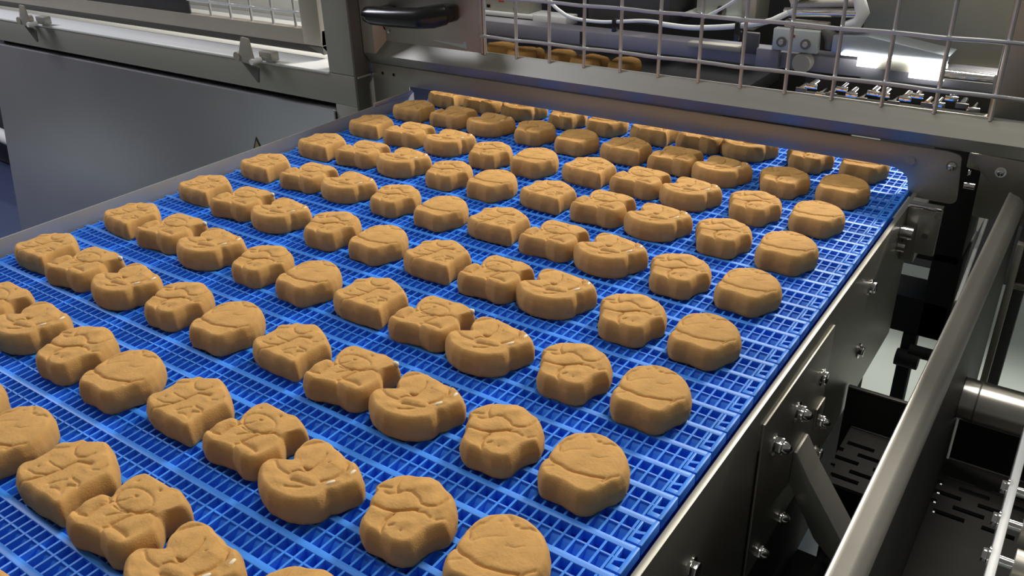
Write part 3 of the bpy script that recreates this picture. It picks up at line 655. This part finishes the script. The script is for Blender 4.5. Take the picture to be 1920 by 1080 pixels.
def cookie_mesh(kind, seed):
    S = SHAPES[kind]
    pts = [(a * U, b_ * U) for a, b_ in S['out']]
    cx = sum(p[0] for p in pts) / len(pts)
    cy = sum(p[1] for p in pts) / len(pts)
    N = 200
    # radial outline, ray cast against the traced polygon
    rad = []
    for k_ in range(N):
        a = 2 * math.pi * k_ / N
        dx, dy = math.cos(a), math.sin(a)
        r = 0
        for i in range(len(pts)):
            x1, y1 = pts[i][0] - cx, pts[i][1] - cy
            x2, y2 = pts[(i + 1) % len(pts)][0] - cx, pts[(i + 1) % len(pts)][1] - cy
            den = dx * (y2 - y1) - dy * (x2 - x1)
            if abs(den) < 1e-12:
                continue
            t = (x1 * (y2 - y1) - y1 * (x2 - x1)) / den
            s_ = (x1 * dy - y1 * dx) / den
            if t > 0 and -1e-6 <= s_ <= 1 + 1e-6:
                r = max(r, t)
        rad.append(r)
    for _ in range(2):
        rad = [0.25 * rad[i - 1] + 0.5 * rad[i] + 0.25 * rad[(i + 1) % N] for i in range(N)]
    G = [(d * 1e-3, w * 1e-3, [(a * U, b_ * U) for a, b_ in L]) for d, w, L in S['g']]
    B = [(d * 1e-3, w * 1e-3, [(a * U, b_ * U) for a, b_ in L]) for d, w, L in S['b']]
    H = 0.0258
    rmean = sum(rad) / N
    prof = [(0.0, 0.0), (0.60, 0.0), (0.93, 0.0), (0.972, 0.0016), (0.992, 0.0050), (1.0, 0.0100), (1.0, 0.0140), (0.986, 0.0165),
            (0.960, 0.0203), (0.926, 0.0230), (0.890, 0.0246)]
    top = [0.85 - 0.85 * i / 42 for i in range(42)]
    bm = bmesh.new()
    rings = []
    allp = [(s_, z, 0.55 if z > 0.0155 else 0.0) for s_, z in prof[1:]] + [(s_, H - 0.0005 * (s_ / 0.85) ** 2, 1.0) for s_ in top]
    for s_, z, wt in allp:
        ring = []
        for k_ in range(N):
            a = 2 * math.pi * k_ / N
            ins = (1 - s_) * (rmean if s_ > 0.85 else rad[k_])
            r = max(rad[k_] - (1 - s_) * rmean, rad[k_] * 0.2) if s_ > 0.86 else s_ / 0.85 * max(rad[k_] - 0.15 * rmean, 0.2 * rad[k_])
            x = cx + r * math.cos(a)
            y_ = cy + r * math.sin(a)
            zz = z
            if wt:
                h = 0
                for d, w, L in G:
                    q = seg_dist(x, y_, L)
                    if q < 4 * w:
                        h -= 1.9 * d * (0.66 * math.exp(-(q / (0.62 * w)) ** 2) + 0.34 * math.exp(-(q / (1.9 * w)) ** 2))
                for d, w, L in B:
                    q = seg_dist(x, y_, L)
                    if q < 2.5 * w:
                        h += 1.2 * d * math.exp(-(q / w) ** 2)
                h += 0.00045 * noise.noise(Vector((x * 90 + seed, y_ * 90, 0))) + 0.00018 * noise.noise(Vector((x * 420 + seed, y_ * 420, 3)))
                zz += h * (wt if wt < 1 else 1)
            else:
                f = 0.0006 * noise.noise(Vector((x * 120 + seed, y_ * 120, z * 200)))
                x += f * math.cos(a); y_ += f * math.sin(a)
            ring.append(bm.verts.new((x, y_, zz)))
        rings.append(ring)
    cb = bm.verts.new((cx, cy, 0))
    ct = bm.verts.new((cx, cy, sum(v.co.z for v in rings[-1]) / N))
    for k_ in range(N):
        bm.faces.new((cb, rings[0][(k_ + 1) % N], rings[0][k_]))
        bm.faces.new((ct, rings[-1][k_], rings[-1][(k_ + 1) % N]))
    for A_, B_ in zip(rings, rings[1:]):
        for k_ in range(N):
            bm.faces.new((A_[k_], A_[(k_ + 1) % N], B_[(k_ + 1) % N], B_[k_]))
    me = bpy.data.meshes.new('cookie_' + kind)
    bm.to_mesh(me)
    bm.free()
    me.polygons.foreach_set('use_smooth', [True] * len(me.polygons))
    me.materials.append(COOKIE)
    return me

CK = {k_: cookie_mesh(k_, i * 11.3) for i, k_ in enumerate('ABCDE')}
def blob(name, paths):
    b_ = MB()
    for pth, r in paths:
        n_ = len(pth)
        b_.tube(pth, [r * (0.25 + 0.75 * math.sin(math.pi * (i_ + 0.5) / n_)) for i_ in range(n_)], 8)
    me = b_.mesh(name, 80)
    me.materials.append(CREAM)
    return me
CREAM_C = blob('cream_smear', [([(0.0225, -0.0055, 0.0240), (0.0250, -0.0025, 0.0250), (0.0272, 0.0010, 0.0252), (0.0288, 0.0030, 0.0240)], 0.0021),
                               ([(0.0310, 0.0125, 0.0240), (0.0310, 0.0160, 0.0250), (0.0305, 0.0195, 0.0250), (0.0297, 0.0215, 0.0240)], 0.0019)])
CREAM_B = blob('cream_smear', [([(0.0295, 0.0255, 0.0225), (0.0308, 0.0262, 0.0238), (0.0322, 0.0265, 0.0236), (0.0338, 0.0262, 0.0215)], 0.0030)])

WORD = {'A': 'five-sided', 'B': 'bear-shaped', 'C': 'notched', 'D': 'lobed', 'E': 'round'}
NTH = ['first', 'second', 'third', 'fourth', 'fifth', 'sixth', 'seventh', 'eighth', 'ninth', 'last']
ROWN = {-1: 'in the row half hidden under the steel panel', 0: 'in the shaded row nearest the steel panel'}
names = ['second', 'third', 'fourth', 'fifth', 'sixth', 'seventh', 'eighth', 'ninth', 'tenth']
for i in range(1, 10):
    ROWN[i] = names[i - 1] + ' full row from the panel'
NAME = {'A': 'five_sided_cookie', 'B': 'bear_cookie', 'C': 'notched_cookie', 'D': 'lobed_cookie', 'E': 'round_cookie'}
for i, j, x, y in PLACE:
    kd = 'ABCDE'[j % 5]
    rz = math.radians(random.uniform(-3.5, 3.5))
    o = link(NAME[kd], CK[kd], None, None, (x, y, 0.0), (0, 0, rz))
    s_ = random.uniform(0.975, 1.02)
    o.scale = (s_, s_, s_ * random.uniform(0.97, 1.04))
    if i < 7:
        lab = '%s tan cookie, %s from left rail, %s' % (WORD[kd], NTH[j], ROWN[i])
    elif i == 7:
        lab = '%s tan cookie, %s from the right belt edge, second row from the viewer' % (WORD[kd], 'first second third fourth fifth sixth seventh eighth ninth'.split()[9 - j])
    else:
        lab = {(8, 3): 'lobed tan cookie cut by the left frame edge, in the nearest row',
               (8, 4): 'round tan cookie cut by the left frame edge, in the nearest row',
               (8, 5): 'five-sided tan cookie at lower left, in the nearest row',
               (8, 6): 'bear-shaped tan cookie at lower left, in the nearest row',
               (8, 7): 'notched tan cookie cut by the bottom frame edge, in the nearest row',
               (8, 8): 'lobed tan cookie whose top just shows at the bottom frame edge',
               (9, 6): 'tan cookie peeking in at the bottom left frame corner'}[(i, j)]
    tag(o, lab, 'cookie', 'tan cookies on the blue belt')
    if kd == 'C':
        link('cream_smear', CREAM_C, None, o)
    if kd == 'B' and i in (4, 5, 6) and j < 9 and not (i == 4 and j > 5):
        link('cream_smear', CREAM_B, None, o)
for n_, (x, y, kd) in enumerate([(-0.255, 0.50, 'E'), (-0.165, 0.52, 'A'), (-0.078, 0.50, 'C'), (0.010, 0.515, 'D'), (0.098, 0.50, 'B'), (0.180, 0.515, 'E')]):
    o = link(NAME[kd], CK[kd], None, None, (x, y, 0.0), (0, 0, math.radians(random.uniform(-25, 25))))
    tag(o, '%s cookie inside the machine, %s from the left under the crossbeam' % (WORD[kd], NTH[n_]), 'cookie', 'cookies inside the machine')
